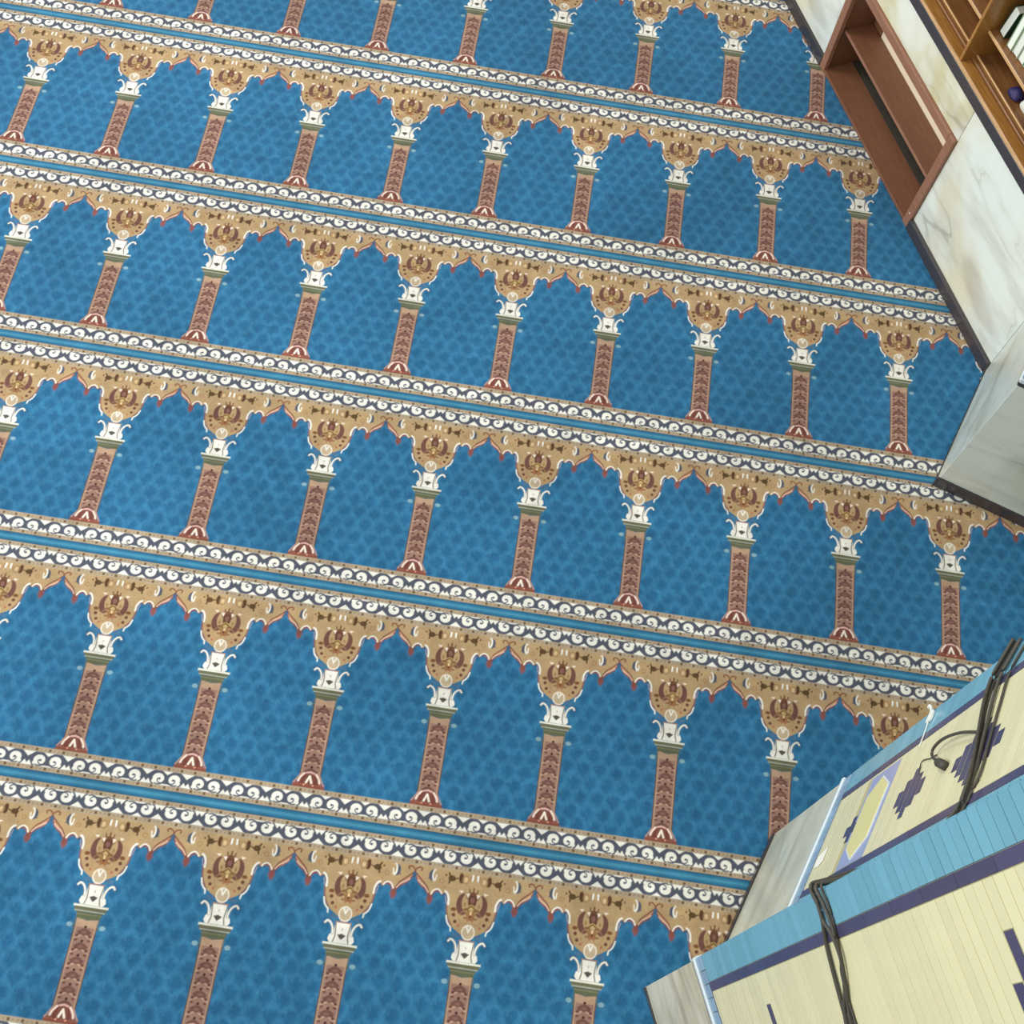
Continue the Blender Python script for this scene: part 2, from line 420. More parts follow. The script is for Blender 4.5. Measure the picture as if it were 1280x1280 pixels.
    paint(poly([(0.016, 0.804), (0.034, 0.800), (0.022, 0.782)]), (240, 224, 208)); paint(poly([(0.048, 0.812), (0.070, 0.810), (0.056, 0.800)]), (240, 224, 208))
    paint(ell(0.083, 0.722, 0.013, 0.009), (120, 76, 50)); paint(disc(0.079, 0.697, 0.0085), (104, 62, 50)); paint(disc(0.069, 0.668, 0.008), (104, 62, 50)); paint(disc(0.050, 0.652, 0.007), (170, 110, 84))
    paint(np.abs(ell(0.03, 0.690, 0.022, 0.030)) - 0.002, (164, 126, 88), 0.7)
    # white bud
    paint(ell(0.0, 0.626, 0.031, 0.034), (188, 168, 140)); paint(np.abs(ell(0.0, 0.626, 0.029, 0.032)) - 0.003, (226, 216, 200))
    paint(line([(0.0, 0.628), (0.009, 0.650)]) - 0.0035, WHITE)
    paint(ell(0.052, 0.608, 0.020, 0.010), (86, 110, 140), 0.6)

    # ---- column: capital
    paint(poly([(-0.01, 0.588), (0.034, 0.588), (0.040, 0.545), (0.058, 0.525), (0.062, 0.508), (0.052, 0.494), (-0.01, 0.494)]), WHITE)
    ear = curve([(0.044, 0.535), (0.048, 0.560), (0.060, 0.580), (0.076, 0.588), (0.086, 0.578)])
    paint(line(ear) - 0.0075, (124, 110, 112), 0.6); paint(line(ear) - 0.0040, WHITE)
    paint(line(curve([(0.036, 0.588), (0.032, 0.555), (0.030, 0.525), (0.036, 0.498)])) - 0.0028, (116, 104, 92))
    paint(np.maximum(band(0.584, 0.591), ax - 0.038), (150, 118, 116))
    paint(poly([(-0.01, 0.5385), (0.0, 0.537), (0.020, 0.530), (0.010, 0.518), (0.0, 0.509), (-0.01, 0.51)]), (84, 80, 76)); 
    paint(ell(0.0, 0.556, 0.004, 0.006), (190, 180, 176))
    paint(np.maximum(band(0.483, 0.493), ax - 0.080), (226, 222, 206))
    paint(np.maximum(band(0.468, 0.483), ax - 0.074), (104, 102, 78)); paint(np.maximum(band(0.463, 0.468), ax - 0.070), (176, 170, 140))
    paint(np.maximum(band(0.430, 0.462), ax - 0.052 - (Y - 0.43) * 0.3), (94, 98, 74)); paint(np.maximum(band(0.449, 0.452), ax - 0.056), (130, 128, 104))
    paint(np.maximum(band(0.385, 0.432), ax - 0.058), (92, 100, 92), 0.75)
    paint(ell(0.076, 0.400, 0.014, 0.011), (136, 172, 184), 0.85)
    # ---- shaft
    paint(np.maximum(band(0.03, 0.400), ax - 0.0525), (96, 66, 60))
    paint(np.maximum(band(0.03, 0.405), ax - 0.0470), (176, 150, 126))
    paint(poly([(-0.01, 0.425), (0.0, 0.425), (0.040, 0.432), (0.050, 0.432), (0.048, 0.405), (0.047, 0.37), (-0.01, 0.37)]), (178, 146, 122))
    paint(np.maximum(band(0.03, 0.395), ax - 0.0420), (150, 116, 103))
    for k in range(6):
        y0 = 0.395 - k * 0.0625
        paint(poly([(-0.01, y0 - 0.004), (0.012, y0 - 0.006), (0.034, y0 - 0.020), (0.026, y0 - 0.034), (-0.01, y0 - 0.036)]), (110, 76, 69))
        paint(disc(0.0, y0 + 0.002, 0.0065), (64, 42, 42)); paint(ell(0.0, y0 - 0.022, 0.012, 0.006), (138, 100, 90), 0.8)
        paint(line([(0.012, y0 - 0.036), (0.040, y0 - 0.050)]) - 0.0036, (182, 150, 130))
        if k < 5:
            paint(disc(0.030, y0 - 0.038, 0.0065), (100, 58, 54)); paint(ell(0.030, y0 - 0.057, 0.007, 0.005), (110, 64, 60))
    # ---- base dome
    dome = curve([(0.0, 0.062), (0.024, 0.058), (0.044, 0.042), (0.056, 0.016), (0.082, -0.014)], 5)
    paint(poly([(-0.01, 0.062)] + dome + [(0.08, -0.020), (-0.01, -0.020)]), (138, 86, 72))
    paint(ell(0.0, 0.004, 0.050, 0.050), (116, 72, 63), 0.9); paint(np.maximum(band(-0.016, 0.000), ax - 0.076), (142, 86, 71))
    paint(line(curve([(0.030, 0.050), (0.046, 0.030), (0.052, 0.012)])) - 0.0050, (238, 214, 200)); paint(line(curve([(0.0, 0.060), (0.020, 0.055)])) - 0.004, (216, 172, 168))
    paint(line([(0.0, 0.040), (0.013, 0.008)]) - 0.0050, (242, 228, 214)); paint(line([(0.026, 0.042), (0.033, 0.004)]) - 0.0035, (112, 54, 50))
    paint(line(curve([(0.046, 0.046), (0.064, 0.016), (0.074, 0.002)])) - 0.0035, (178, 136, 120)); paint(np.maximum(band(-0.014, -0.006), ax - 0.078), (130, 74, 62)); paint(disc(0.022, -0.004, 0.004), (226, 160, 130))

    # ---- borders: the lower one, and its mirror image at the top of the strip
    YM = 2 * (SEAM + PITCH / 2) - Y
    t = np.abs((X % (W / 3)) - W / 6)
    for y in (Y, YM):
        bd = lambda y0, y1: np.maximum(y0 - y, y - y1)
        paint(bd(-0.136, -0.018), BEIGE)
        for yc, w in ((-0.031, 0.0055), (-0.121, 0.0055)):
            q = (X % (W / 27)) - W / 54
            paint(np.maximum(np.abs(q) - 0.005, np.abs(y - yc) - w), (146, 122, 98), 0.6)
            q = (X % (W / 9)) - W / 18
            paint(np.maximum(np.abs(q) - 0.0065, np.abs(y - yc) - w - 0.001), (108, 84, 62))
        paint(bd(-0.111, -0.042), SLATE)
        # white triangles on the field side, crowns on the seam side
        paint(poly([(W / 6 - 0.032, -0.042), (W / 6 + 0.032, -0.042), (W / 6, -0.069)], t, y), WHITE)
        paint(poly([(-0.026, -0.042), (0.026, -0.042), (0.0, -0.060)], t, y), WHITE)
        paint(poly([(W / 6 - 0.027, -0.111), (W / 6 - 0.011, -0.087), (W / 6, -0.101), (W / 6 + 0.01, -0.101), (W / 6 + 0.01, -0.111)], t, y), WHITE)
        paint(np.maximum(bd(-0.112, -0.1055), t - 0.058), WHITE)
        # scroll pair
        paint(disc(0.038, -0.078, 0.034, t, y), SLATE)
        paint(ell(0.039, -0.080, 0.0275, 0.0245, t, y), WHITE)
        paint(disc(0.060, -0.096, 0.009, t, y), WHITE)
        hook = curve([(0.008, -0.092), (0.016, -0.100), (0.030, -0.1015), (0.041, -0.094), (0.042, -0.083), (0.034, -0.080)])
        paint(line(hook, t, y) - 0.0030, SLATE)
        paint(disc(0.033, -0.082, 0.0055, t, y), SLATE)
        paint(np.minimum(np.abs(y + 0.0425), np.abs(y + 0.1115)) - 0.0012, (150, 140, 130), 0.7)
    # ---- seam band
    u = np.abs(Y - SEAM); u = np.minimum(u, np.abs(Y - SEAM - PITCH))
    paint(u - 0.0255, (44, 84, 112)); paint(u - 0.020, (42, 106, 142), 1, 0.003); paint(u - 0.008, (76, 142, 172), 0.85, 0.006)
    return X, Y, C

NX, NY = 216, 446
GX, GY, GC = weave(NX, NY)
GV = np.stack([GX.ravel(), GY.ravel(), np.zeros(GX.size)], 1)
GCOL = np.concatenate([GC.reshape(-1, 3), np.ones((GX.size, 1))], 1).astype(np.float32)
ii = (np.arange(NY)[:, None] * (NX + 1) + np.arange(NX)[None, :]).ravel()
GF = np.stack([ii, ii + 1, ii + NX + 2, ii + NX + 1], 1)

def grid_mesh(faces):
    used, inv = np.unique(faces, return_inverse=True); faces = inv.reshape(faces.shape)
    V = GV[used]; me = bpy.data.meshes.new('prayer_niche')
    me.vertices.add(len(V)); me.vertices.foreach_set('co', V.astype(np.float32).ravel())
    me.loops.add(faces.size); me.loops.foreach_set('vertex_index', faces.astype(np.int32).ravel())
    me.polygons.add(len(faces)); me.polygons.foreach_set('loop_start', np.arange(0, faces.size, 4, dtype=np.int32))
    a = me.attributes.new('weave', 'FLOAT_COLOR', 'POINT'); a.data.foreach_set('color', GCOL[used].ravel())
    me.materials.append(M['carpet']); me.update(calc_edges=True)
    return me

def inside(px, py):
    ins = np.zeros(px.shape, bool); n = len(ROOM)
    for i in range(n):
        x0, y0 = ROOM[i]; x1, y1 = ROOM[(i + 1) % n]
        if y0 == y1: continue
        ins ^= ((y0 > py) != (y1 > py)) & (px < (x1 - x0) * (py - y0) / (y1 - y0) + x0)
    return ins

FULL = grid_mesh(GF)
FCX = GV[GF][:, :, 0].mean(1); FCY = GV[GF][:, :, 1].mean(1)
OFF = {-1: -0.398, 0: -0.6835, 1: -0.9638, 2: -0.1301, 3: 0.1575, 4: 0.4336, 5: 0.7269, 6: 0.4369}
STRIPS = {
    -1: 'blue arched prayer carpet strip farthest up the hall, past the picture edge',
    0: 'blue arched prayer carpet strip touching the far end of the wooden wall cubby',
    1: 'blue arched prayer carpet strip meeting the near end of the wooden wall cubby',
    2: 'blue arched prayer carpet strip ending at the inner corner beside the marble pier',
    3: 'blue arched prayer carpet strip running into the passage between the two piers',
    4: 'blue arched prayer carpet strip meeting the grey marble foot of the tiled pier',
    5: 'blue arched prayer carpet strip nearest the viewer, under the front corner of the tiled pier',
    6: 'blue arched prayer carpet strip closest below the balcony, past the picture edge',
}
for r, label in STRIPS.items():
    root = empty('prayer_carpet')
    root.location = (OFF[r], -r * PITCH, 0)
    tag(root, label, 'carpet', 'prayer carpet strips')
    i0 = math.floor((-2.4 - OFF[r]) / W)
    for i in range(i0, i0 + 19):
        ox = OFF[r] + i * W; oy = -r * PITCH
        m = inside(FCX + ox, FCY + oy)
        if not m.any(): continue
        me = FULL if m.all() else grid_mesh(GF[m])
        o = bpy.data.objects.new('prayer_niche', me); col.objects.link(o)
        o.parent = root; o.location = (i * W, 0, 0)

# ---------------------------------------------------------------- alcove wall (local x runs from K away: negative s)
FW = frame(K, -DW)          # x = -s, y into the wall
wr = empty('wall_right'); wr.matrix_world = FW
tag(wr, 'white veined marble wall with wooden cubby and bookshelf recess', 'wall', kind='structure')
CU0, CU1, CUH = 1.085, 2.47, 0.78
SH0, SH1, SHB, SHT = 0.30, 4.1, 1.105, 2.5
blocks('masonry', M['plaster'], [
    (-CU0, 0.0, 0.022, 0.45, 0, SHB), (-5, -CU1, 0.022, 0.45, 0, SHB), (-CU1, -CU0, 0.022, 0.45, CUH, SHB), (-CU1, -CU0, 0.31, 0.45, 0, CUH),
    (-SH0, 0.0, 0.022, 0.45, SHB, SHT), (-5, -SH1, 0.022, 0.45, SHB, SHT), (-SH1, -SH0, 0.36, 0.45, SHB, SHT), (-5, 0.0, 0.022, 0.45, SHT, 3.4)], wr)
Z1 = 1.03
box('marble_slab', M['marble_white'], wr, -CU0 + 0.0015, -0.002, 0, 0.02, 0.0, Z1, 0.0012)
box('marble_slab', M['marble_cream'], wr, -CU1, -CU0 - 0.0015, 0, 0.02, CUH, Z1, 0.0012)
box('marble_slab', M['marble_white'], wr, -3.55, -CU1 - 0.0015, 0, 0.02, 0.0, Z1, 0.0012)
box('marble_slab', M['marble_cream'], wr, -5, -3.553, 0, 0.02, 0.0, Z1, 0.0012)
def base(name, x0, x1, z1, mtx, label, proud=0.012):
    o = box(name, M['black_stone'], None, x0, x1, -proud, -0.0002, 0, z1, 0.002)
    o.matrix_world = mtx @ Matrix.Translation(o.location)
    return tag(o, label, 'baseboard', kind='structure')
base('baseboard_right', -CU0, -0.002, 0.082, FW, 'black stone skirting below the white marble slab right of the cubby', 0.028)
base('baseboard_back', -5, -CU1, 0.082, FW, 'black stone skirting on the marble wall left of the cubby', 0.024)
t = box('trim_1', M['black_stone'], None, -5, -0.002, -0.012, 0.02, Z1 + 0.002, SHB, 0.003)
t.matrix_world = FW @ Matrix.Translation(t.location)
tag(t, 'black stone cap strip between the marble wall and the bookshelf', 'trim', kind='structure')

# shoe cubby
cu = empty('wall_cubby'); cu.matrix_world = FW @ Matrix.Translation((-CU0, 0, 0))
tag(cu, 'low reddish brown wooden cubby with one shelf set into the marble wall', 'cubby')
L = CU1 - CU0; FR = 0.062
box('frame_post', M['cubby_edge'], cu, -FR, -0.001, -0.022, 0.01, 0.0, CUH - 0.002, 0.003)
box('frame_post', M['cubby_edge'], cu, -L + 0.001, -L + FR, -0.022, 0.01, 0.0, CUH - 0.002, 0.003)
box('frame_rail', M['cubby_edge'], cu, -L + FR, -FR, -0.022, 0.01, CUH - FR - 0.002, CUH - 0.002, 0.003)
box('side_panel', M['cubby_wood'], cu, -0.040, -0.022, 0.011, 0.298, 0.0, CUH - 0.004)
box('side_panel', M['cubby_wood'], cu, -L + 0.022, -L + 0.040, 0.011, 0.298, 0.0, CUH - 0.004)
box('top_panel', M['cubby_wood'], cu, -L + 0.041, -0.041, 0.011, 0.298, CUH - 0.05, CUH - 0.03)
box('floor_board', M['cubby_wood'], cu, -L + 0.041, -0.041, -0.018, 0.20, 0.004, 0.024)
sh = box('shelf_board', M['cubby_wood'], cu, -L + 0.041, -0.041, 0.034, 0.232, 0.330, 0.350)
box('shelf_edge', M['cubby_edge'], sh, -(L - 0.082) / 2, (L - 0.082) / 2, -0.103, -0.0995, -0.010, 0.010, 0.001)
bk = box('back_panel', M['cream'], cu, -L + 0.16, -0.041, 0.236, 0.250, 0.13, CUH - 0.055)
box('back_panel', M['cubby_wood'], cu, -L + 0.041, -L + 0.158, 0.236, 0.250, 0.13, CUH - 0.055)  # brown left end puts the shadow inside the cubby into the colour
box('floor_strip', M['slot_stone'], cu, -L + 0.041, -0.041, 0.202, 0.284, 0.003, 0.020)
box('kick_strip', M['slot_stone'], cu, -L + 0.041, -0.041, 0.276, 0.2845, 0.021, 0.12)
s_ = tube('screw', M['metal'], cu, [(-0.03, -0.0225, 0.105), (-0.03, -0.025, 0.105)], 0.006, 8, 1)

# bookshelf above the cap strip
bs = empty('bookshelf'); bs.matrix_world = FW @ Matrix.Translation((0, 0, SHB))
tag(bs, 'golden brown wooden bookshelf built into the wall above the black strip', 'bookshelf')
x0, x1 = -SH1 + 0.001, -SH0 - 0.001
HT = SHT - SHB
box('front_rail', M['shelf_wood'], bs, x0, x1, -0.010, 0.060, 0.001, 0.026, 0.004)
box('rail_edge', M['shelf_nose'], bs, x0, x1, -0.0135, -0.0102, 0.004, 0.024, 0.0015)
box('bottom_board', M['shelf_inner'], bs, x0 + 0.02, x1 - 0.02, 0.062, 0.338, 0.001, 0.040, 0.003)
box('board_edge', M['shelf_nose'], bs, x0 + 0.02, x1 - 0.02, 0.088, 0.098, 0.0405, 0.050, 0.002)
DIV = [0.42, 1.365, 2.31, 3.255]
prev = -x1
for k in range(5):
    a = ([-x1] + DIV)[k]; b_ = (DIV + [-x0])[k]
    for z in (0.235, 0.62, 1.0):
        s_ = box('shelf_board', M['shelf_inner'], bs, -b_ + 0.011, -a - 0.011, 0.082, 0.338, z - 0.02, z)
        hw = (b_ - a - 0.022) / 2
        box('shelf_edge', M['shelf_nose'], s_, -hw, hw, -0.134, -0.1285, -0.010, 0.010, 0.002)
for dv in DIV:
    box('divider', M['shelf_wood'], bs, -dv - 0.010, -dv + 0.010, -0.006, 0.338, 0.027, HT - 0.002, 0.003)
box('side_panel', M['shelf_wood'], bs, x0, x0 + 0.02, 0.0, 0.338, 0.027, HT - 0.002)
box('side_panel', M['shelf_wood'], bs, x1 - 0.02, x1, 0.0, 0.338, 0.027, HT - 0.002)
box('back_panel', M['shelf_wood'], bs, x0, x1, 0.339, 0.358, 0.001, HT - 0.002)

# books: page blocks toward the room, spines to the back
def book(s, depth, z, thick, h, w, lean, cover, label, turn=0.0):
    b_ = empty('book'); b_.matrix_world = FW @ Matrix.Translation((-s, depth, z)) @ Matrix.Rotation(turn, 4, 'Z') @ Matrix.Rotation(lean, 4, 'Y')
    tag(b_, label, 'book', 'books on the wall shelf')
    box('page_block', M['pages'], b_, -thick / 2 + 0.003, thick / 2 - 0.003, 0.003, w - 0.003, 0.003, h - 0.003, 0.003)
    box('cover', cover, b_, -thick / 2, -thick / 2 + 0.0028, 0, w, 0, h, 0.001)
    box('cover', cover, b_, thick / 2 - 0.0028, thick / 2, 0, w, 0, h, 0.001)
    box('spine', cover, b_, -thick / 2, thick / 2, w - 0.0029, w, 0, h, 0.001)
    return b_
ZS = SHB + 0.2355
book(1.302, 0.12, ZS + 0.0032, 0.055, 0.19, 0.15, 0.10, M['green_cover'], 'dark green covered book leaning beside the shelf divider')
book(1.205, 0.115, ZS, 0.046, 0.225, 0.15, 0.0, M['pale_cover'], 'white paged book standing next to the dark green book')
book(1.153, 0.125, ZS, 0.050, 0.23, 0.15, 0.0, M['pages'], 'second white paged book along from the dark green book')
book(1.098, 0.130, ZS, 0.052, 0.22, 0.15, 0.0, M['pale_cover'], 'third white paged book along from the dark green book')
book(1.040, 0.135, ZS, 0.054, 0.23, 0.15, 0.0, M['pages'], 'white paged book at the end of the row by the picture edge')
book(1.62, 0.11, ZS, 0.06, 0.17, 0.14, 0.0, M['pages'], 'white book in the shelf bay left of the divider')

def bundle(name, mat, loc, r, squash, label, cat):
    bm = bmesh.new(); bmesh.ops.create_icosphere(bm, subdivisions=3, radius=1)
    for v in bm.verts:
        k = 1 + 0.16 * math.sin(3.1 * v.co.x + 1.3) * math.cos(2.7 * v.co.y) + 0.07 * math.sin(7 * v.co.z + 4 * v.co.x)
        v.co = Vector((v.co.x * r * k * 1.25, v.co.y * r * k, max(v.co.z * k, -0.75) * r * squash + 0.75 * r * squash))
    me = bpy.data.meshes.new(name); bm.to_mesh(me); bm.free(); me.materials.append(mat)
    for p in me.polygons: p.use_smooth = True
    o = bpy.data.objects.new(name, me); col.objects.link(o); o.matrix_world = FW @ Matrix.Translation(loc)
    return tag(o, label, cat)
bundle('cloth_pouch', M['violet'], (-1.035, 0.165, SHB + 0.0405), 0.042, 0.7, 'dark violet rounded cloth pouch on the lowest shelf board', 'pouch')
bundle('paper_bundle', M['paper'], (-0.92, 0.19, SHB + 0.0405), 0.05, 0.8, 'crumpled white bundle beside the violet pouch on the lowest board', 'bundle')

# ---------------------------------------------------------------- glazed brick faces
COURSE = 0.05
ZT0 = 1.10          # top of the marble dado
def dado(root, length, mats, trims=True):
    """marble slabs, black joint, white moulding and pale blue soldier tiles"""
    x = 0.0; n = len(mats)
    for m in mats:
        w = length / n
        box('marble_slab', m, root, x + 0.0005, x + w - 0.001, 0, 0.02, 0.0, ZT0 - 0.022, 0.0012); x += w
    box('black_joint', M['black_stone'], root, 0.0005, length - 0.0005, -0.004, 0.02, ZT0 - 0.021, ZT0 + 0.010, 0.001)
    box('white_moulding', M['white_tile'], root, -0.008, length - 0.0005, -0.010, 0.02, ZT0 + 0.011, ZT0 + 0.042, 0.004)
    k = int(round(length / 0.05)); w = length / k
    for i in range(k):
        box('soldier_tile', M['bluegrey_tile'], root, i * w + 0.001, (i + 1) * w - 0.001, -0.004, 0.014, ZT0 + 0.044, ZT0 + 0.130, 0.002)
    box('dark_joint', M['purple_brick'], root, 0.10, length - 0.10, -0.003, 0.014, ZT0 + 0.132, ZT0 + 0.144, 0.001)

def brick_face(root, length, z1, left=True, right=True, diamonds=(), hole=None, blue_w=0.095, blue_r=0.095):
    """glazed brick facing: turquoise edge courses, dark purple upright bricks, yellow field with stepped dark lozenges"""
    z0 = ZT0 + 0.147
    n = int((z1 - z0) / COURSE)
    ba = blue_w + 0.001 if left else 0.0005
    bb = length - blue_r - 0.001 if right else length - 0.0005
    box('mortar_bed', M['grout'], root, ba, bb, -0.0024, 0.012, z0, z1, 0)
    if left: box('mortar_bed', M['blue_grout'], root, 0.0008, blue_w + 0.0005, -0.0024, 0.012, z0, z1, 0)
    if right: box('mortar_bed', M['blue_grout'], root, length - blue_r - 0.0005, length - 0.0008, -0.0024, 0.012, z0, z1, 0)
    a = blue_w + 0.036 if left else 0.0
    b_ = length - (blue_r + 0.036) if right else length
    for k in range(n):
        z = z0 + k * COURSE; jit = random.uniform(-0.0003, 0.0003)
        if left: box('blue_brick', M['blue_brick'], root, 0.0005, blue_w, -0.004 + jit, 0.014, z + 0.0018, z + COURSE - 0.0018, 0.0005)
        if right: box('blue_brick', M['blue_brick'], root, length - blue_r, length - 0.0005, -0.004 + jit, 0.014, z + 0.0018, z + COURSE - 0.0018, 0.0005)
        zc = z + COURSE / 2
        cuts = []
        for (cs, cz, halves) in diamonds:
            q = int(round((zc - cz) / COURSE))
            if abs(zc - cz - q * COURSE) <= COURSE * 0.51 and abs(q) < len(halves) and halves[abs(q)] > 0:
                cuts.append((max(a, cs - halves[abs(q)]), min(b_, cs + halves[abs(q)])))
        if hole and hole[2] < z + COURSE and hole[3] > z:
            cuts_h = [(hole[0], hole[1])]
        else:
            cuts_h = []
        # yellow runs between the cuts
        allc = sorted(cuts + cuts_h); x = a
        runs = []
        for (c0, c1) in allc:
            if c0 > x + 0.004: runs.append((x, c0))
            x = max(x, c1)
        if b_ > x + 0.004: runs.append((x, b_))
        for (r0, r1) in runs:
            zt0, zt1 = z + 0.0022, z + COURSE - 0.0022
            box('yellow_brick', M['yellow_brick'], root, r0 + 0.0006, r1 - 0.0006, -0.004 + jit, 0.014, zt0, zt1, 0.0005)
        for (c0, c1) in cuts:
            box('dark_brick', M['purple_brick'], root, c0 + 0.001, c1 - 0.001, -0.0045 + jit, 0.014, z + 0.005, z + COURSE - 0.005, 0.0005)
    m = int((z1 - z0) / 0.195)
    for side in ([blue_w + 0.002] if left else []) + ([length - blue_r - 0.034] if right else []):
        for k in range(m + 1):
            zz = min(z0 + (k + 1) * 0.195, z1)
            if zz - (z0 + k * 0.195) < 0.02: continue
            box('dark_upright_brick', M['purple_brick'], root, side, side + 0.032, -0.0045, 0.014, z0 + k * 0.195 + 0.0015, zz - 0.0015, 0.0005)

# ---- first pier (between the alcove wall and the passage)
HP = 4.4
def prism_xy(name, mat, pts, z0, z1):
    n = len(pts); V = [(p[0], p[1], z0) for p in pts] + [(p[0], p[1], z1) for p in pts]
    F = [tuple(range(n))[::-1], tuple(range(n, 2 * n))] + [(i, (i + 1) % n, (i + 1) % n + n, i + n) for i in range(n)]
    o = mesh_obj(name, V, F, mat)
    bm = bmesh.new(); bm.from_mesh(o.data); bmesh.ops.recalc_face_normals(bm, faces=bm.faces); bm.to_mesh(o.data); bm.free()
    return o
def inset(p, d, n_, a, b_): return p + d * a + n_ * b_
D1 = (J - K).normalized(); N1 = Vector((-D1.y, D1.x))      # into the pier
NL = Vector((-DL.y, DL.x))
c1 = J + N1 * 0.013 + NL * 0.013
k1 = K + N1 * 0.013 + D1 * 0.0
p1 = prism_xy('wall_middle', M['grout'], [tuple(k1), tuple(c1), tuple(c1 + DL * DEEP), tuple(c1 + DL * DEEP + NL * 0.8), tuple(k1 + DL * 0.4)], 0.0, 2.9)
tag(p1, 'grey green marble pier corner at the right edge, between cubby wall and passage', 'pier', kind='structure')
LEN1 = (J - K).length
f1 = empty('pier_face', p1); f1.matrix_world = frame(K, D1)
dado(f1, LEN1, [M['marble_grey']])
brick_face(f1, LEN1, 2.85, left=False, right=True, diamonds=[(0.40, 2.2, (0.10, 0.06, 0.03))])
f2 = empty('pier_face', p1); f2.matrix_world = frame(J, DL)
dado(f2, DEEP, [M['marble_grey']] * 2)
brick_face(f2, DEEP, 2.05, left=True, right=False)
base('baseboard_middle', -0.012, DEEP, 0.085, frame(J, DL), 'black stone skirting along the passage side of the first pier', 0.014)
base('shadow_strip_left', 0.012, LEN1 + 0.004, 0.012, frame(K, D1), 'thin dark strip standing in for the shadow joint below the pier side facing the carpet', 0.006)  # dark strip painted for the shadow joint; no skirting on this face

# ---- second pier (tiled, nearest the camera)
NA = Vector((-DA.y, DA.x)); NB = Vector((-DB.y, DB.x))
D2 = (B0 - AIN).normalized(); N2 = Vector((-D2.y, D2.x)); LEN2 = (B0 - AIN).length
DEND = B0 + DB * 1.1
def corner(p, d0, n0, d1, n1, t=0.013):
    """offset corner of two adjoining faces, t inside both"""
    M2 = Matrix(((n0.x, n0.y), (n1.x, n1.y))); v = M2.inverted() @ Vector((t, t)); return p + v
NR = Vector((DL.y, -DL.x))     # into the pier from the passage's other side
ca0 = corner(A0, DL, NR, DA, NA)
cai = corner(AIN, DA, NA, D2, N2)
cb0 = corner(B0, D2, N2, DB, NB)
cend = DEND + NB * 0.013
p2 = prism_xy('wall_near', M['grout'], [tuple(ca0), tuple(cai), tuple(cb0), tuple(cend), tuple(cend + NB * 1.0), tuple(ca0 + DL * DEEP)], 0.0, HP)
tag(p2, 'tall pier faced in yellow glazed brick with turquoise edges above grey marble', 'pier', kind='structure')
fa = empty('pier_face', p2); fa.matrix_world = frame(A0, DA)
dado(fa, 0.70, [M['marble_dirty']])
HEX = (0.140, 0.531, 1.647, 1.947)
brick_face(fa, 0.70, HP - 0.03, True, True,
           diamonds=[(0.350, 1.60, (0.055, 0.022)), (0.355, 2.235, (0.095, 0.062, 0.030)), (0.365, 2.75, (0.110, 0.085, 0.055, 0.025)), (0.355, 3.45, (0.095, 0.062, 0.030))],
           hole=HEX, blue_r=0.132)
cz = (HEX[2] + HEX[3]) / 2
pl = prism('plaque', M['lavender_tile'], fa, [(HEX[0] + .001, HEX[2] + .001), (HEX[1] - .001, HEX[2] + .001), (HEX[1] - .001, HEX[3] - .001), (HEX[0] + .001, HEX[3] - .001)], -0.004, 0.012)
prism('plaque_border', M['white_tile'], pl, [(0.168, cz), (0.228, HEX[2] + 0.034), (0.448, HEX[2] + 0.034), (0.515, cz), (0.448, HEX[3] - 0.034), (0.228, HEX[3] - 0.034)], -0.0062, -0.0041)
prism('plaque_centre', M['lemon_tile'], pl, [(0.178, cz), (0.233, HEX[2] + 0.043), (0.443, HEX[2] + 0.043), (0.505, cz), (0.443, HEX[3] - 0.043), (0.233, HEX[3] - 0.043)], -0.0090, -0.0063)
fw2 = empty('pier_face', p2); fw2.matrix_world = frame(AIN, D2)
dado(fw2, LEN2, [M['marble_dirty']])
brick_face(fw2, LEN2, HP - 0.03, False, True)
fb = empty('pier_face', p2); fb.matrix_world = frame(B0, DB)
dado(fb, 1.1, [M['marble_stained']])
brick_face(fb, 1.1, HP - 0.03, True, True, diamonds=[(0.455, 1.925, (0.225, 0.125, 0.035)), (0.455, 3.705, (0.222, 0.125, 0.035)), (0.455, 2.85, (0.0, 0.0))])
fc = empty('pier_face', p2); fc.matrix_world = frame(A0 + DL * DEEP, -DL)
dado(fc, DEEP, [M['marble_dirty']] * 2)
base('baseboard_near', 0.004, 0.70, 0.05, frame(A0, DA), 'dark stone skirting at the foot of the grey marble of the tiled pier', 0.010)
base('baseboard_front', 0.002, 1.1, 0.03, frame(B0, DB), 'dark stone skirting under the brown stained marble of the tiled pier', 0.008)

# ---------------------------------------------------------------- cables round the second pier
FA = frame(A0, DA); FB = frame(B0, DB); F2 = frame(AIN, D2)
def wl(F, s, z, o): return F @ Vector((s, -o, z))
def cable(ptsA, pts2, ptsB, r, label, mat=None):
    P = [wl(FA, s, z, o) for s, z, o in ptsA] + [wl(F2, s, z, o) for s, z, o in pts2] + [wl(FB, s, z, o) for s, z, o in ptsB]
    b0 = P[0]
    o = tube('cable', mat or M['cable'], None, [p - b0 for p in P], r, 8, 6); o.location = b0
    return tag(o, label, 'cable', 'cables strung round the tiled pier')
zA = [(-0.006, 2.790), (0.05, 2.751), (0.107, 2.721), (0.196, 2.733), (0.312, 2.780), (0.421, 2.825), (0.519, 2.850), (0.600, 2.830)]
cable([(s, z, .014) for s, z in zA], [(0.06, 2.78, .02), (0.2, 2.75, .016), (LEN2 - 0.03, 2.742, .016)],
      [(-0.012, 2.739, .012), (0.03, 2.737, .012), (0.071, 2.725, .012), (0.131, 2.689, .012), (0.213, 2.663, .012), (0.305, 2.639, .012), (0.36, 2.62, .012), (0.6, 2.58, .012), (1.0, 2.62, .012)],
      0.0060, 'thick dark cable wrapping the pier, lowest of the strands on the near face')
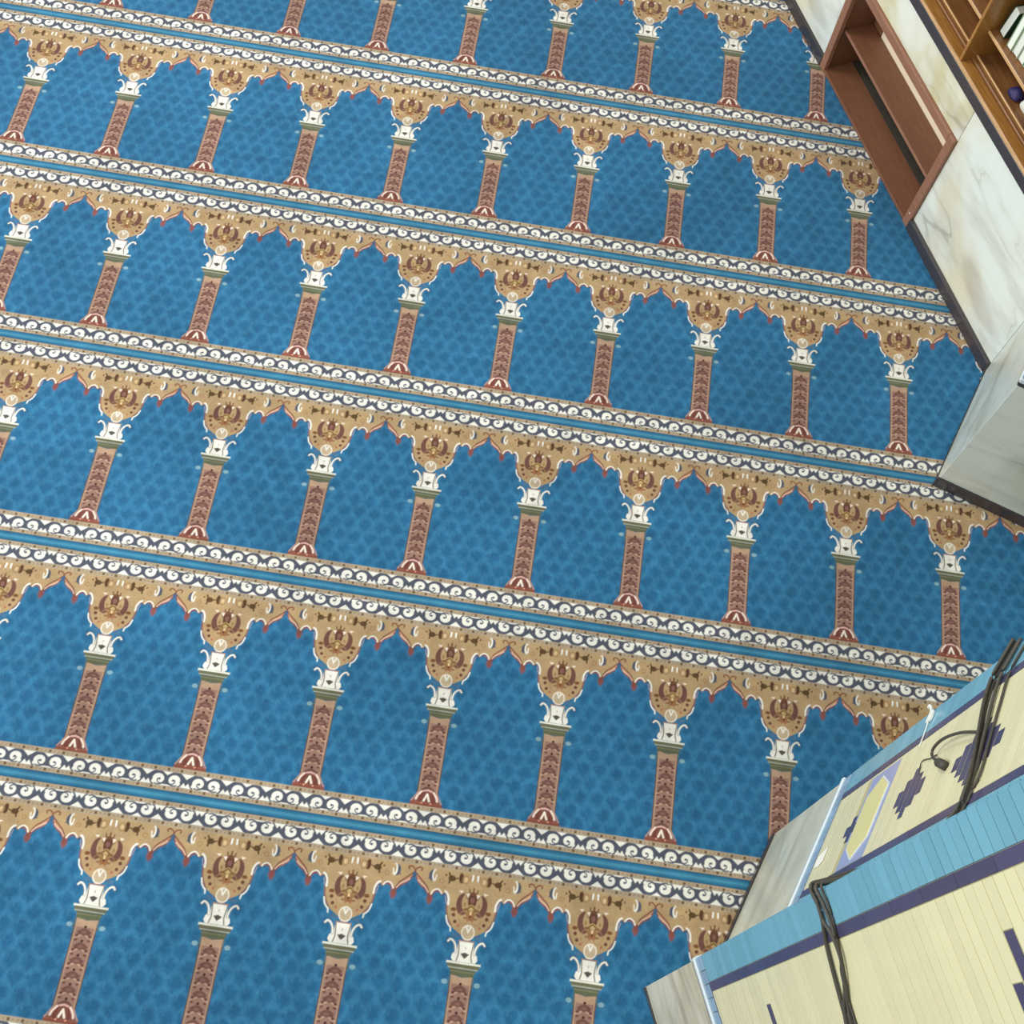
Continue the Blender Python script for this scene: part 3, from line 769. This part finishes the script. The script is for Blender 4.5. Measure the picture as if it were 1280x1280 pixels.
cable([(s, z + 0.028 + 0.012 * math.sin(9 * s), .013) for s, z in zA], [(0.06, 2.81, .02), (0.2, 2.79, .016), (LEN2 - 0.03, 2.775, .016)],
      [(-0.014, 2.774, .014), (0.036, 2.783, .014), (0.079, 2.788, .014), (0.141, 2.778, .014), (0.201, 2.756, .014), (0.258, 2.709, .014), (0.336, 2.646, .018), (0.6, 2.60, .022), (1.0, 2.65, .014)],
      0.0058, 'dark cable crossing over another strand on the near face of the pier')
cable([(s, z + 0.014 - 0.010 * math.sin(7 * s + 1), .026) for s, z in zA], [(0.06, 2.795, .03), (0.2, 2.765, .025), (LEN2 - 0.03, 2.752, .024)],
      [(-0.020, 2.752, .02), (0.033, 2.760, .022), (0.075, 2.757, .022), (0.111, 2.778, .02), (0.173, 2.773, .016), (0.241, 2.728, .012), (0.339, 2.668, .012), (0.6, 2.63, .012), (1.0, 2.68, .012)],
      0.0055, 'dark cable in the middle of the bundle wrapped round the tiled pier')
cable([(0.02, 2.88, .010), (0.113, 2.822, .010), (0.232, 2.843, .010), (0.334, 2.866, .010), (0.474, 2.90, .010), (0.519, 2.885, .010), (0.60, 2.86, .012)],
      [(0.06, 2.82, .012), (0.2, 2.80, .010), (LEN2 - 0.03, 2.80, .010)], [(-0.010, 2.80, .008), (0.048, 2.80, .008), (0.105, 2.785, .008), (0.18, 2.745, .008), (0.26, 2.70, .008), (0.6, 2.66, .008)],
      0.0042, 'thin dark cable running slightly apart from the bundle on the pier')
lp = cable([(0.318, 2.80, .020), (0.276, 2.645, .030), (0.250, 2.498, .032), (0.248, 2.399, .026), (0.270, 2.385, .020), (0.312, 2.456, .016), (0.330, 2.500, .013)], [], [],
           0.0050, 'loose dark cable end hanging in a loop with a small plug')
pc = lp.location
def pt(s, z, o): return wl(FA, s, z, o) - pc
plug = tube('plug', M['cable'], lp, [pt(0.322, 2.475, .014), pt(0.336, 2.51, .014), pt(0.352, 2.545, .014)], 0.016, 8, 3)
tube('plug_collar', M['cable'], lp, [pt(0.312, 2.455, .014), pt(0.323, 2.478, .014)], 0.010, 8, 2)
cable([(0.262, 2.385, .008), (0.259, 2.330, .008), (0.246, 2.270, .008), (0.252, 2.243, .008), (0.300, 2.270, .008)], [], [], 0.0020, 'thin wire trailing from the loose cable plug toward the small lozenge')

st = prism('paper_sticker', M['paper'], None, [(0.375, 1.385), (0.432, 1.385), (0.450, 1.345), (0.445, 1.290), (0.395, 1.290)], -0.0085, -0.0055)
st.matrix_world = FA
tag(st, 'small white paper sticker above the pale blue trim on the tiled pier', 'sticker')

# white plastic hook on the far edge of the pier
hk = empty('plastic_hook'); hk.matrix_world = FA @ Matrix.Translation((0.03, 0, 2.13))
tag(hk, 'small white plastic hook stuck on the turquoise edge of the pier', 'hook')
prism('back_plate', M['paper'], hk, [(-0.020, -0.022), (0.022, -0.026), (0.024, 0.016), (0.006, 0.024), (-0.016, 0.018)], -0.012, -0.0055)
tube('hook_arm', M['paper'], hk, [(-0.010, -0.012, 0.008), (-0.022, -0.022, 0.014), (-0.030, -0.026, 0.006), (-0.029, -0.024, -0.010)], 0.005, 8, 5)
tube('cord', M['paper'], hk, [(0.02, -0.010, 0.0), (0.07, -0.008, 0.004), (0.125, -0.008, 0.008)], 0.0022, 6, 4)
